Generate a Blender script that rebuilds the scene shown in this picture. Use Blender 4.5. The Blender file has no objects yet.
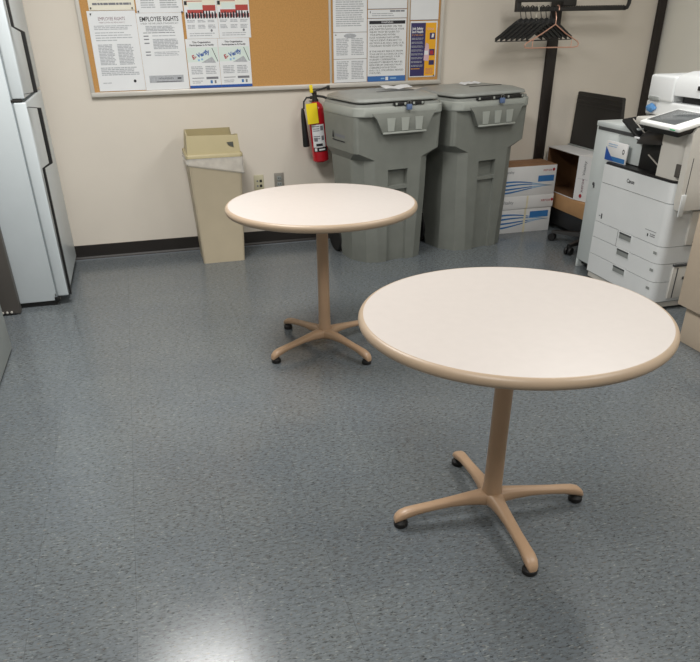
import bpy, bmesh, math, random
from mathutils import Matrix, Vector
random.seed(7)
PI = math.pi
S = bpy.context.scene
COL = S.collection
S.view_settings.view_transform = 'Standard'
S.view_settings.look = 'None'
S.view_settings.exposure = 0.0

# ------------------------------------------------------------------ materials
def srgb(r, g, b):
    f = lambda c: (c/255/12.92) if c/255 <= 0.04045 else ((c/255+0.055)/1.055)**2.4
    return (f(r), f(g), f(b), 1)

def mat(name, rgb, rough=0.5, metal=0.0, var=0.06, scale=8.0, bump=0.0, bscale=150.0, spec=0.5, coat=0.0, alpha=1.0, trans=0.0):
    m = bpy.data.materials.new(name); m.use_nodes = True
    nt = m.node_tree; b = nt.nodes['Principled BSDF']
    c = srgb(*rgb)
    tc = nt.nodes.new('ShaderNodeTexCoord')
    n = nt.nodes.new('ShaderNodeTexNoise'); n.inputs['Scale'].default_value = scale; n.inputs['Detail'].default_value = 5
    r = nt.nodes.new('ShaderNodeValToRGB')
    r.color_ramp.elements[0].position = 0.3; r.color_ramp.elements[1].position = 0.7
    r.color_ramp.elements[0].color = tuple(max(0, v*(1-var)) for v in c[:3]) + (1,)
    r.color_ramp.elements[1].color = tuple(min(1, v*(1+var)) for v in c[:3]) + (1,)
    nt.links.new(tc.outputs['Object'], n.inputs['Vector']); nt.links.new(n.outputs['Fac'], r.inputs['Fac'])
    nt.links.new(r.outputs['Color'], b.inputs['Base Color'])
    b.inputs['Roughness'].default_value = rough; b.inputs['Metallic'].default_value = metal
    b.inputs['Specular IOR Level'].default_value = spec
    b.inputs['Coat Weight'].default_value = coat
    b.inputs['Alpha'].default_value = alpha
    b.inputs['Transmission Weight'].default_value = trans
    if bump:
        n2 = nt.nodes.new('ShaderNodeTexNoise'); n2.inputs['Scale'].default_value = bscale; n2.inputs['Detail'].default_value = 3
        bp = nt.nodes.new('ShaderNodeBump'); bp.inputs['Strength'].default_value = bump; bp.inputs['Distance'].default_value = 0.002
        nt.links.new(tc.outputs['Object'], n2.inputs['Vector']); nt.links.new(n2.outputs['Fac'], bp.inputs['Height'])
        nt.links.new(bp.outputs['Normal'], b.inputs['Normal'])
    return m

def floor_material():
    m = bpy.data.materials.new('speckled_tile'); m.use_nodes = True
    nt = m.node_tree; b = nt.nodes['Principled BSDF']; N = nt.nodes.new; L = nt.links.new
    tc = N('ShaderNodeTexCoord')
    mp = N('ShaderNodeMapping'); mp.inputs['Location'].default_value = (0.215+0.305*20, -1.55+0.305*20, 0)
    L(tc.outputs['Object'], mp.inputs['Vector'])
    br = N('ShaderNodeTexBrick'); br.offset = 0; br.squash = 1
    br.inputs['Scale'].default_value = 1; br.inputs['Brick Width'].default_value = 0.305; br.inputs['Row Height'].default_value = 0.305
    br.inputs['Mortar Size'].default_value = 0.0009; br.inputs['Mortar Smooth'].default_value = 0.3
    br.inputs['Color1'].default_value = srgb(104, 110, 114); br.inputs['Color2'].default_value = srgb(109, 115, 118)
    br.inputs['Mortar'].default_value = srgb(82, 86, 90)
    L(mp.outputs['Vector'], br.inputs['Vector'])
    def speck(sx, sy, lo, hi, seed):
        q = N('ShaderNodeMapping'); q.inputs['Scale'].default_value = (sx, sy, 1); q.inputs['Location'].default_value = (seed, seed*2.3, 0)
        q.inputs['Rotation'].default_value = (0, 0, 0.12)
        L(tc.outputs['Object'], q.inputs['Vector'])
        n = N('ShaderNodeTexNoise'); n.inputs['Scale'].default_value = 1; n.inputs['Detail'].default_value = 2.5; n.inputs['Roughness'].default_value = .6
        L(q.outputs['Vector'], n.inputs['Vector'])
        r = N('ShaderNodeMapRange'); r.inputs['From Min'].default_value = lo; r.inputs['From Max'].default_value = hi
        L(n.outputs['Fac'], r.inputs['Value']); return r.outputs['Result']
    def mix(fac, a, col, k):
        mu = N('ShaderNodeMath'); mu.operation = 'MULTIPLY'; mu.inputs[1].default_value = k; L(fac, mu.inputs[0])
        x = N('ShaderNodeMix'); x.data_type = 'RGBA'; L(mu.outputs[0], x.inputs['Factor'])
        L(a, x.inputs['A']); x.inputs['B'].default_value = col; return x.outputs['Result']
    c = br.outputs['Color']
    c = mix(speck(3, 3.4, .35, .75, 11), c, srgb(96, 104, 112), .55)
    c = mix(speck(44, 100, .46, .68, 3), c, srgb(78, 79, 78), .7)
    c = mix(speck(62, 180, .585, .64, 5), c, srgb(40, 41, 42), .75)
    c = mix(speck(48, 140, .61, .67, 9), c, srgb(150, 154, 150), .55)
    c = mix(speck(70, 150, .66, .70, 21), c, srgb(122, 104, 84), .6)
    L(c, b.inputs['Base Color'])
    n = N('ShaderNodeTexNoise'); n.inputs['Scale'].default_value = 5; n.inputs['Detail'].default_value = 4
    L(tc.outputs['Object'], n.inputs['Vector'])
    r = N('ShaderNodeMapRange'); r.inputs['To Min'].default_value = .15; r.inputs['To Max'].default_value = .25
    L(n.outputs['Fac'], r.inputs['Value']); L(r.outputs['Result'], b.inputs['Roughness'])
    b.inputs['Specular IOR Level'].default_value = .40
    n3 = N('ShaderNodeTexNoise'); n3.inputs['Scale'].default_value = 24; n3.inputs['Detail'].default_value = 3
    L(tc.outputs['Object'], n3.inputs['Vector'])
    bp = N('ShaderNodeBump'); bp.inputs['Strength'].default_value = .05; bp.inputs['Distance'].default_value = .002
    L(n3.outputs['Fac'], bp.inputs['Height']); L(bp.outputs['Normal'], b.inputs['Normal'])
    return m

def emit_mat(name, rgb, k):
    m = bpy.data.materials.new(name); m.use_nodes = True
    b = m.node_tree.nodes['Principled BSDF']
    b.inputs['Base Color'].default_value = srgb(*rgb); b.inputs['Emission Color'].default_value = srgb(*rgb); b.inputs['Emission Strength'].default_value = k
    return m

M = dict(
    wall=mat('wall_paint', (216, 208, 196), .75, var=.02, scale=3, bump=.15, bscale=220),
    wall_lit=mat('wall_paint_lit', (244, 242, 232), .7, var=.015, scale=3, bump=.1, bscale=220),  # wall paint lightened so the right wall looks more strongly lit
    wall_low_bounce=mat('wall_paint_low_bounce', (160, 154, 144), .8, var=.02, scale=3),  # wall paint darkened to cut bounced light and deepen contrast
    ceil=mat('ceiling_paint', (190, 188, 182), .9, var=.03),
    cove=mat('black_cove', (34, 30, 28), .45, var=.1),
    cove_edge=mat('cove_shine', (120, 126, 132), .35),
    laminate=mat('pale_laminate', (193, 186, 181), .42, var=.015, scale=30, bump=.05, bscale=400),
    band=mat('tan_edge', (170, 150, 128), .4, var=.04),
    tanmetal=mat('tan_enamel', (178, 148, 120), .38, var=.04),
    rubber=mat('black_rubber', (22, 21, 21), .6),
    binp=mat('grey_bin_plastic', (120, 123, 117), .55, var=.07, scale=9, bump=.12, bscale=260),
    binl=mat('grey_bin_light', (160, 164, 158), .5, var=.04),
    lid=mat('grey_lid_lit', (150, 153, 149), .4, var=.06, scale=12),  # bin grey lightened, bright reflection on the lids put into the colour
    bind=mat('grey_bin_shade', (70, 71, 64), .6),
    can=mat('beige_can', (196, 183, 158), .5, var=.03),
    hood=mat('olive_beige_lid', (176, 164, 128), .5, var=.03),
    bag=mat('clear_bag', (232, 228, 222), .2, var=.12, scale=18, bump=1.0, bscale=26, alpha=.48),
    red=mat('red_enamel', (178, 22, 36), .22, var=.05, coat=.4),
    yellow=mat('yellow_card', (240, 214, 20), .55, var=.04),
    black=mat('black_plastic', (24, 24, 25), .45),
    black2=mat('black_textured', (36, 34, 32), .55, var=.12),
    steel=mat('dull_steel', (150, 150, 148), .3, metal=.9),
    paper=mat('white_paper', (226, 228, 230), .6, var=.015),
    paper_c=mat('cream_paper', (228, 224, 208), .6, var=.015),
    paper_m=mat('pale_green_paper', (214, 226, 220), .6, var=.03),
    ink=mat('ink_black', (34, 34, 40), .7), inkg=mat('ink_grey', (172, 175, 180), .7, var=.15, scale=90),
    inkm=mat('ink_mid', (118, 120, 126), .7), inkr=mat('ink_maroon', (120, 80, 96), .7),
    blue=mat('print_blue', (58, 108, 172), .55), dblue=mat('print_dark_blue', (36, 82, 160), .55),
    purple=mat('print_purple', (50, 44, 96), .5), amber=mat('print_amber', (236, 172, 28), .5),
    redp=mat('print_red', (176, 64, 58), .55), salmon=mat('print_salmon', (196, 120, 96), .6),
    pinkp=mat('print_pink', (214, 180, 190), .6), crim=mat('print_crimson', (168, 40, 52), .6),
    alu=mat('satin_aluminium', (208, 204, 196), .4, metal=.25, var=.03),
    cork=mat('cork', (190, 143, 84), .85, var=.10, scale=120),
    fridge=mat('white_enamel', (198, 206, 210), .35, var=.02),
    fseam=mat('grey_gasket', (140, 148, 152), .5),
    ddoor=mat('door_front_white', (186, 190, 184), .4, var=.02),
    dsteel=mat('dark_grey_metal', (84, 80, 76), .5, var=.05),
    gsteel=mat('mid_grey_metal', (158, 164, 162), .4, var=.04),
    wprint=mat('copier_white', (224, 227, 228), .42, var=.015),
    wprint2=mat('copier_warm', (216, 213, 206), .45, var=.02),
    pale=mat('copier_pale_blue', (206, 213, 213), .42, var=.02),
    seam=mat('copier_seam', (72, 74, 76), .6), pocket=mat('copier_pocket', (146, 150, 148), .5),
    screen=mat('screen_grey', (92, 96, 98), .18, var=.1, scale=20),
    bezel=mat('screen_bezel', (240, 242, 240), .4),
    kraft=mat('kraft_board', (150, 112, 80), .8, var=.06, scale=20), kraftd=mat('kraft_inside', (104, 72, 44), .85, var=.08),
    kraftl=mat('tan_board', (184, 142, 98), .75, var=.06, scale=14),
    carton=mat('white_carton', (224, 224, 224), .55, var=.02),
    wave=mat('carton_blue', (56, 116, 176), .55), wave2=mat('carton_light_blue', (140, 178, 212), .55),
    tape=mat('carton_tape', (222, 214, 186), .4),
    beige=mat('beige_cabinet', (200, 184, 164), .5, var=.03), beiged=mat('beige_shadow', (148, 132, 112), .55),
    outlet_c=mat('cream_plate', (192, 186, 158), .45), outlet_g=mat('grey_plate', (150, 146, 138), .35, metal=.3),
    pink=mat('copper_pink', (222, 172, 150), .3, metal=.3),
    post=mat('dark_brown_metal', (34, 27, 24), .5, var=.12),
    bluecloth=mat('blue_tape', (96, 150, 205), .6, var=.2, scale=60),
    bluelock=mat('blue_grey_lock', (92, 112, 150), .4),
    mint=mat('mint_led', (60, 200, 130), .4),
)
M['floor'] = floor_material()

# ------------------------------------------------------------------ mesh builder
class MB:
    def __init__(s): s.v = []; s.f = []; s.m = []; s.mats = []
    def mi(s, m):
        if m not in s.mats: s.mats.append(m)
        return s.mats.index(m)
    def add(s, vs, fs, m, T=None):
        k = len(s.v); i = s.mi(m)
        s.v += [tuple(T @ Vector(v)) if T is not None else tuple(v) for v in vs]
        for f in fs: s.f.append([a+k for a in f]); s.m.append(i)
        return s
    def bm(s, b, m, T=None):
        b.verts.ensure_lookup_table(); b.verts.index_update()
        s.add([v.co.copy() for v in b.verts], [[v.index for v in f.verts] for f in b.faces], m, T); b.free(); return s
    def box(s, x0, x1, y0, y1, z0, z1, m, bev=0.0, seg=2, T=None):
        b = bmesh.new(); bmesh.ops.create_cube(b, size=1)
        for v in b.verts: v.co = Vector(((x0+x1)/2+v.co.x*(x1-x0), (y0+y1)/2+v.co.y*(y1-y0), (z0+z1)/2+v.co.z*(z1-z0)))
        if bev: bmesh.ops.bevel(b, geom=b.edges[:], offset=bev, segments=seg, profile=.5, affect='EDGES')
        return s.bm(b, m, T)
    def loft(s, rings, m, cap=True, T=None, closed=True):
        n = len(rings[0]); vs = [p for r in rings for p in r]; fs = []
        for k in range(len(rings)-1):
            for i in range(n if closed else n-1):
                j = (i+1) % n
                fs.append([k*n+i, k*n+j, (k+1)*n+j, (k+1)*n+i])
        if cap and closed:
            fs.append(list(range(n))[::-1]); fs.append([(len(rings)-1)*n+i for i in range(n)])
        return s.add(vs, fs, m, T)
    def lathe(s, prof, m, seg=48, T=None):  # prof: (r,z)
        return s.loft([[(r*math.cos(2*PI*i/seg), r*math.sin(2*PI*i/seg), z) for i in range(seg)] for r, z in prof], m, True, T)
    def prism(s, poly, z0, z1, m, T=None):
        return s.loft([[(x, y, z0) for x, y in poly], [(x, y, z1) for x, y in poly]], m, True, T)
    def tube(s, pts, r, m, seg=10, T=None, closed=False):
        pts = [Vector(p) for p in pts]; n = len(pts); rr = r if isinstance(r, (list, tuple)) else [r]*n
        rings = []; prev = None
        for i, p in enumerate(pts):
            a = pts[(i-1) % n] if (closed or i > 0) else p; c = pts[(i+1) % n] if (closed or i < n-1) else p
            d = (c-a).normalized()
            if prev is None: u = d.orthogonal().normalized()
            else: u = (prev - d*prev.dot(d)).normalized()
            prev = u; w = d.cross(u)
            rings.append([tuple(p+(u*math.cos(2*PI*k/seg)+w*math.sin(2*PI*k/seg))*rr[i]) for k in range(seg)])
        if closed: rings.append(rings[0]); return s.loft(rings, m, False, T)
        return s.loft(rings, m, True, T)
    def quad(s, pts, m, T=None): return s.add(pts, [list(range(len(pts)))], m, T)
    def build(s, name, parent=None, smooth=35):
        me = bpy.data.meshes.new(name); me.from_pydata(s.v, [], s.f); me.update()
        for m in s.mats: me.materials.append(m)
        me.polygons.foreach_set('material_index', s.m)
        b = bmesh.new(); b.from_mesh(me); bmesh.ops.remove_doubles(b, verts=b.verts, dist=1e-5)
        bmesh.ops.recalc_face_normals(b, faces=b.faces); b.to_mesh(me); b.free()
        if smooth:
            me.shade_smooth(); me.set_sharp_from_angle(angle=math.radians(smooth))
        o = bpy.data.objects.new(name, me); COL.objects.link(o)
        if parent is not None: o.parent = parent
        return o

def tag(o, label, cat, group=None):
    o['label'] = label; o['category'] = cat
    if group: o['group'] = group
    return o
def thing(name, label, cat, loc=(0, 0, 0), rz=0.0, group=None, rot=None):
    o = bpy.data.objects.new(name, None); COL.objects.link(o); o.empty_display_size = .05
    o.location = loc; o.rotation_euler = rot or (0, 0, rz)
    return tag(o, label, cat, group)
def struct(o): o['kind'] = 'structure'; return o
def dup(root, loc=None, rz=None, label=None):
    r = root.copy(); COL.objects.link(r)
    if loc is not None: r.location = loc
    if rz is not None: r.rotation_euler = (0, 0, rz)
    if label: r['label'] = label
    for ch in list(root.children):
        c = ch.copy(); COL.objects.link(c); c.parent = r
        for g in list(ch.children):
            d = g.copy(); COL.objects.link(d); d.parent = c
    return r

# a flat drawing surface: u to the right, v up, n out
def surf(o, right, up):
    o, r, u = Vector(o), Vector(right).normalized(), Vector(up).normalized(); n = r.cross(u)
    return Matrix(((r.x, u.x, n.x, o.x), (r.y, u.y, n.y, o.y), (r.z, u.z, n.z, o.z), (0, 0, 0, 1)))
def rect(mb, T, u0, u1, v0, v1, m, n=.0006):
    mb.quad([(u0, v0, n), (u1, v0, n), (u1, v1, n), (u0, v1, n)], m, T)
def text(mb, T, s, u, v, size, m, n=.0009, align='CENTER', width=None, rot=0, bold=0.0):
    cu = bpy.data.curves.new('t', 'FONT'); cu.body = s; cu.size = size; cu.align_x = align; cu.align_y = 'CENTER'; cu.resolution_u = 2; cu.offset = bold
    ob = bpy.data.objects.new('t', cu); COL.objects.link(ob)
    dg = bpy.context.evaluated_depsgraph_get(); me = ob.evaluated_get(dg).to_mesh()
    vs = [v_.co.copy() for v_ in me.vertices]; fs = [list(p.vertices) for p in me.polygons]
    ob.evaluated_get(dg).to_mesh_clear(); bpy.data.objects.remove(ob); bpy.data.curves.remove(cu)
    if not vs: return
    if width:
        w = max(p.x for p in vs)-min(p.x for p in vs); k = width/w
        for p in vs: p.x *= k
    R = Matrix.Rotation(rot, 4, 'Z')
    mb.add([(R @ p)+Vector((u, v, n)) for p in vs], fs, m, T)
def lines(mb, T, u0, u1, v1, v0, m, pitch=.009, h=.0045, ragged=.15):
    v = v1
    while v-h > v0:
        e = u1-(u1-u0)*random.random()*ragged
        x = u0
        while x < e-.004:
            w = min(random.uniform(.012, .05), e-x); rect(mb, T, x, x+w, v-h, v, m); x += w+.003
        v -= pitch

# ------------------------------------------------------------------ setting
WY = 5.498
X0, X1, Y0, Z1 = -1.42, 4.0, -1.6, 2.7
struct(MB().box(X0-.1, X1+.1, Y0-.1, WY+.1, -.1, 0, M['floor']).build('floor', smooth=0))
struct(MB().box(X0-.1, X1+.1, Y0-.1, WY+.1, Z1, Z1+.1, M['ceil']).build('ceiling', smooth=0))
struct(MB().box(X0-.1, X1+.1, WY, WY+.1, 0, Z1, M['wall']).build('wall_back', smooth=0))
struct(MB().box(X0-.1, X0, Y0, WY, 0, Z1, M['wall_low_bounce']).build('wall_left', smooth=0))
struct(MB().box(X1, X1+.1, Y0, WY, 0, Z1, M['wall_lit']).build('wall_right', smooth=0))
struct(MB().box(X0-.1, X1+.1, Y0-.1, Y0, 0, Z1, M['wall_low_bounce']).build('wall_front', smooth=0))
bb = MB()
bb.loft([[(x, WY, .0), (x, WY-.022, 0), (x, WY-.012, .008), (x, WY-.006, .02), (x, WY-.005, .099), (x, WY, .102)] for x in (X0, X1)], M['cove'])
struct(bb.build('baseboard_back', smooth=0))
struct(MB().box(X0, X1, WY-.027, WY-.021, 0, .005, M['cove_edge']).build('cove_shine_strip', smooth=0))  # thin pale strip, paints the shine along the foot of the cove
struct(MB().box(3.92, 3.985, WY-.03, WY, 0, Z1, M['post'], .004).build('trim_1', smooth=0))

# ------------------------------------------------------------------ round tables
def make_table(label, loc, rz):
    t = thing('round_table', label, 'table', loc, rz, 'round cafe tables')
    R = .4578
    MB().lathe([(0.02, .7372), (R-.014, .7372), (R-.0085, .7366)], M['laminate'], 96).build('tabletop', t)
    prof = [(R-.10, .7025), (R-.0115, .7025)] + [(R-.0115+.0155*math.cos(a), .7197+.0172*math.sin(a)) for a in [-PI/2+PI*k/10 for k in range(1, 10)]] + [(R-.0085, .7369)]
    prof = [(0.02, .7025)] + prof
    MB().lathe(prof, M['band'], 96).build('table_edge', t)
    p = MB(); p.lathe([(.033, .05), (.036, .09), (.031, .12), (.029, .3), (.029, .66), (.034, .692)], M['tanmetal'], 28)
    p.box(-.13, .13, -.13, .13, .690, .7025, M['band'], .004)
    p.build('pole', t)
    for k in range(4):
        T = Matrix.Rotation(k*PI/2, 4, 'Z'); mb = MB(); rings = []
        st = [(.018, .034, .098, .045), (.05, .026, .098, .05), (.09, .022, .094, .054), (.15, .0195, .086, .056), (.22, .0185, .077, .050), (.27, .0195, .072, .043), (.305, .0215, .067, .034), (.328, .021, .059, .027), (.342, .0175, .047, .022), (.347, .013, .035, .0195)]
        for x, hw, zt, zb in st:
            c = (zt+zb)/2; h = (zt-zb)/2
            rings.append([(x, hw*math.copysign(abs(math.cos(a))**.7, math.cos(a)), c+h*math.copysign(abs(math.sin(a))**.7, math.sin(a))) for a in [2*PI*i/16+.01 for i in range(16)]])
        mb.loft(rings, M['tanmetal'], True, T)
        leg = mb.build('leg', t)
        mb = MB(); mb.lathe([(.021, .0), (.024, .004), (.024, .017), (.019, .022), (.012, .030)], M['rubber'], 20, T @ Matrix.Translation((.325, 0, 0)))
        mb.build('foot_glide', leg)
    return t
P2 = (.998, 1.815, 0); P1 = (.798, 3.434, 0)
WA = .2477
t2 = make_table('near round table with pale laminate top and tan pedestal base, closest to the camera', P2, .1994-WA)
t1 = dup(t2, P1, .7054-WA, 'smaller looking far round pale table, in front of the bins and beige trash can')

# ------------------------------------------------------------------ bulletin board
def wallT(x, z, y): return surf((x, y, z), (1, 0, 0), (0, 0, 1))
BT = 2.28
b = thing('bulletin_board', 'long framed cork board covered with notices on the back wall', 'bulletin board', (.965, WY, 1.062))
T0 = Matrix.Translation((-.965, -WY, -1.062))
MB().box(-.25, 2.185, WY-.016, WY-.001, 1.07, BT-.01, M['cork'], T=T0).build('cork_panel', b)
for nm, a in (('frame_rail', (-.267, 2.197, 1.062, 1.090)), ('frame_rail', (-.267, 2.197, BT-.028, BT)), ('frame_stile', (-.267, -.241, 1.088, BT-.026)), ('frame_stile', (2.171, 2.197, 1.088, BT-.026))):
    MB().box(a[0], a[1], WY-.030, WY-.0005, a[2], a[3], M['alu'], .004, T=T0).build(nm, b)
for x in (1.362, 1.928):
    MB().box(x, x+.016, WY-.022, WY-.0155, 1.088, BT-.026, M['alu'], .002, T=T0).build('divider_strip', b)

def sheet(name, label, x0, z0, w, h, col='paper', y=5.4795, group='notices on the cork board', shear=0.0):
    o = thing(name, label, 'poster', (x0, y, z0), group=group)
    s = MB(); T = wallT(0, 0, 0)
    vs = [(0, 0, .0004), (w/2, 0, .0012), (w, 0, .0004), (w+shear, h, .0004), (w/2+shear, h, .0010), (shear, h, .0004)]
    s.add(vs, [[0, 1, 4, 5], [1, 2, 3, 4]], M[col], T)
    s.add([(v[0], v[1], .0) for v in vs], [[5, 4, 1, 0], [4, 3, 2, 1]], M[col], T)
    s.build('paper_sheet', o); SZ[o.name] = (w, h, M[col])
    return o, wallT(0, 0, 0)
SZ = {}
def printing(o, fn, name='printing'):
    mb = MB(); T = surf((0, -.0009, 0), (1, 0, 0), (0, 0, 1)); w, h, m = SZ[o.name] if o.name in SZ else (.1, .1, M['paper'])
    rect(mb, T, .001, w-.001, .001, h-.001, m, .00035); fn(mb, T); return mb.build(name, o, smooth=0)

# left group
o, T = sheet('legal_notice', 'cream notice with two dark lines of capitals, top left corner of the cork board', -.19, 1.549, .283, .36, 'paper_c')
def f(m, T):
    lines(m, T, .06, .235, .066, .050, M['inkm'], .02, .011, .02)
    lines(m, T, .025, .262, .040, .024, M['inkm'], .02, .012, .02)
    lines(m, T, .03, .25, .34, .09, M['inkg'])
printing(o, f)
o, T = sheet('employee_rights_poster', 'white poster with small maroon Employee Rights heading, lower left of the cork board', -.208, 1.0945, .298, .452)
def f(m, T):
    text(m, T, 'EMPLOYEE RIGHTS', .146, .408, .026, M['inkr'], width=.165)
    text(m, T, 'UNDER THE FAMILY AND MEDICAL LEAVE ACT', .146, .388, .010, M['inkr'], width=.16)
    lines(m, T, .03, .27, .372, .345, M['inkg']); lines(m, T, .03, .27, .335, .275, M['inkg'], .014, .005, .5)
    lines(m, T, .035, .135, .268, .15, M['inkg'], .0085, .0055); lines(m, T, .155, .255, .268, .15, M['inkg'], .0085, .0055)
    lines(m, T, .03, .272, .138, .085, M['inkg'], .010, .006); lines(m, T, .03, .10, .05, .04, M['inkg'])
    ring = [(.235+.009*math.cos(a*PI/8), .055+.009*math.sin(a*PI/8), .0008) for a in range(16)]; m.quad(ring, M['ink'], T)
printing(o, f)
o, T = sheet('legal_notice', 'grey printed white notice in the second column, above the bold Employee Rights poster', .101, 1.532, .292, .36)
def f(m, T):
    lines(m, T, .03, .12, .345, .02, M['inkg'], .012, .006); lines(m, T, .15, .265, .345, .02, M['inkg'], .012, .007)
printing(o, f)
o, T = sheet('employee_rights_poster', 'white poster with large black Employee Rights heading in the second column', .0915, 1.0915, .288, .4395)
def f(m, T):
    text(m, T, 'EMPLOYEE RIGHTS', .142, .405, .036, M['ink'], width=.245, bold=.0006)
    text(m, T, 'UNDER THE FAIR LABOR STANDARDS ACT', .142, .381, .014, M['inkm'], width=.24)
    lines(m, T, .05, .235, .368, .338, M['inkg'], .008, .0055); lines(m, T, .03, .255, .332, .326, M['inkm'], .008, .004)
    lines(m, T, .085, .25, .315, .305, M['inkg']); lines(m, T, .085, .25, .295, .235, M['inkg'], .0085, .006); lines(m, T, .085, .25, .222, .195, M['inkg'])
    for v in (.315, .297, .275, .225, .208): rect(m, T, .03, .062, v-.006, v, M['inkm'])
    rect(m, T, .03, .255, .042, .085, M['inkg'], .0005)
    text(m, T, 'WAGE AND HOUR DIVISION', .14, .066, .013, M['ink'], width=.10); rect(m, T, .215, .24, .062, .07, M['ink'], .001); rect(m, T, .075, .24, .046, .049, M['ink'], .001)
printing(o, f)
for i, (x, side) in enumerate(((.399, 'left'), (.612, 'right'))):
    o, T = sheet('right_to_work_poster', f'{side} one of two white posters with red banner over row of dark standing figures', x, 1.3825, .2115, .279)
    def f(m, T):
        rect(m, T, .004, .204, .18, .276, M['paper_c'], .0004)
        rect(m, T, .02, .12, .207, .211, M['redp']); 
        rect(m, T, .004, .022, .188, .21, M['ink']); rect(m, T, .12, .203, .155, .187, M['redp']); rect(m, T, .02, .12, .142, .162, M['redp'])
        rect(m, T, .03, .12, .166, .20, M['paper_m'], .0007)
        rnd = random.Random(4)
        for k in range(11):
            u = .006+k*.0185; h = .145+rnd.random()*.014
            m.quad([(u+.002, .113, .0008), (u+.012, .113, .0008), (u+.0145, .13, .0008), (u+.011, h, .0008), (u+.004, h, .0008), (u, .13, .0008)], M['ink'], T)
            rect(m, T, u+.013, u+.018, .118, .140, M['pinkp'] if k % 2 else M['redp'])
        for u in (.012, .08, .145):
            lines(m, T, u, u+.05, .105, .085, M['inkg'], .008, .005); lines(m, T, u, u+.05, .078, .055, M['inkg'], .008, .005)
        lines(m, T, .02, .19, .032, .01, M['inkg'], .012, .005)
        m.quad([(.165+.007*math.cos(a*PI/6), .045+.008*math.sin(a*PI/6), .0008) for a in range(12)], M['inkm'], T)
    printing(o, f)
for i, (x, side) in enumerate(((.384, 'left'), (.597, 'right'))):
    o, T = sheet('e_verify_poster', f'{side} one of two pale green E-Verify participation posters with blue foot band', x, 1.0925, .2115, .289)
    def f(m, T):
        rect(m, T, .003, .2055, .155, .24, M['paper_m'], .0004)
        text(m, T, 'This Organization', .105, .269, .014, M['ink'], width=.12, bold=.0004); text(m, T, 'Participates in E-Verify', .105, .253, .013, M['ink'], width=.16, bold=.0004)
        text(m, T, 'E-', .048, .184, .034, M['crim'], rot=.32, bold=.0012); text(m, T, 'Verify', .108, .203, .036, M['dblue'], width=.088, rot=.32, bold=.0012)
        m.quad([(.19, .148, .0006), (.09, .150, .0006), (.165, .185, .0006)], M['inkg'], T)
        m.quad([(.168, .235, .0007), (.172, .235, .0007), (.205, .155, .0007), (.201, .155, .0007)], M['ink'], T)
        rect(m, T, .07, .083, .16, .172, M['wave2']); rect(m, T, .092, .105, .165, .176, M['wave2'])
        lines(m, T, .02, .10, .13, .075, M['inkg'], .010, .006); lines(m, T, .115, .19, .13, .075, M['inkg'], .010, .006)
        rect(m, T, .115, .195, .052, .066, M['inkm']); rect(m, T, .02, .10, .058, .062, M['inkm']); lines(m, T, .02, .09, .044, .026, M['inkg'], .010, .005)
        rect(m, T, .14, .155, .026, .045, M['wave']); rect(m, T, .168, .18, .026, .045, M['inkm'])
        rect(m, T, 0, .2115, .0, .016, M['dblue'], .0008)
    printing(o, f)
# right group
for nm, lb, z, h in (('legal_notice', 'white notice of plain paragraphs, just right of the bare cork, uppermost', 1.3985, .29), ('legal_notice', 'white two column notice with oval heading, middle right of bare cork', 1.2375, .160), ('legal_notice', 'white two column sheet at the bottom, just right of the bare cork', 1.0915, .145)):
    o, T = sheet(nm, lb, 1.392, z, .241, h)
    def f(m, T, h=h, z=z):
        if h > .2: lines(m, T, .02, .22, h-.01, .03, M['inkg'], .0125, .006)
        else:
            top = h-.035 if h > .15 else h-.012
            lines(m, T, .02, .11, top, .02, M['inkg'], .0105, .006); lines(m, T, .128, .222, top, .02, M['inkg'], .0105, .006)
            if h > .15:
                m.quad([(.12+.045*math.cos(a*PI/8), h-.02+.014*math.sin(a*PI/8), .0007) for a in range(16)], M['inkg'], T); rect(m, T, .012, .022, h-.016, h-.011, M['ink'])
        rect(m, T, 0, .241, 0, .002, M['inkm'])
    printing(o, f)
o, T = sheet('legal_notice', 'blank looking white sheet at the photo top, above the narrow lettered strip', 1.639, 1.532, .284, .28)
printing(o, lambda m, T: (rect(m, T, 0, .284, 0, .0025, M['inkm']), lines(m, T, .03, .25, .26, .06, M['inkg'], .014, .006)))
o, T = sheet('legal_notice', 'narrow white strip notice directly above the black Warning heading', 1.639, 1.478, .284, .051)
printing(o, lambda m, T: (rect(m, T, .015, .02, .03, .042, M['ink']), lines(m, T, .16, .275, .046, .034, M['inkm'], .02, .009), lines(m, T, .03, .2, .03, .006, M['inkg'], .012, .005), rect(m, T, 0, .284, 0, .002, M['inkm'])))
o, T = sheet('warning_poster', 'white Warning poster of bold black capitals with a blue foot band', 1.638, 1.0915, .284, .3845)
def f(m, T):
    rect(m, T, .012, .274, .352, .372, M['ink']); text(m, T, 'WARNING', .142, .362, .017, M['paper'], n=.0012, width=.085)
    a = ['IF YOU ARE INJURED ON THE', 'JOB, WRITTEN NOTICE OF YOUR', 'INJURY MUST BE GIVEN TO', 'YOUR EMPLOYER WITHIN', 'FOUR WORKING DAYS AFTER', 'THE ACCIDENT, PURSUANT TO', 'SECTION 8-43-102(1) AND (1.5),', 'COLORADO REVISED STATUTES.', '', 'IF THE INJURY RESULTS FROM', 'YOUR USE OF ALCOHOL OR CON-', 'TROLLED SUBSTANCES, YOUR', "WORKERS' COMPENSATION", 'DISABILITY BENEFITS MAY BE', 'REDUCED BY ONE-HALF IN AC-', 'CORDANCE WITH SECTION', '8-42-112.5, COLORADO REVISED', 'STATUTES.']
    for k, s in enumerate(a):
        if s: text(m, T, s, .014, .338-k*.0168, .0150, M['ink'], align='LEFT', width=min(.255, .0094*len(s)))
    rect(m, T, 0, .284, 0, .034, M['blue']); rect(m, T, .135, .155, .006, .028, M['paper'], .001); rect(m, T, .10, .128, .014, .022, M['wave2'], .001); rect(m, T, .17, .215, .014, .022, M['wave2'], .001)
printing(o, f)
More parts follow.
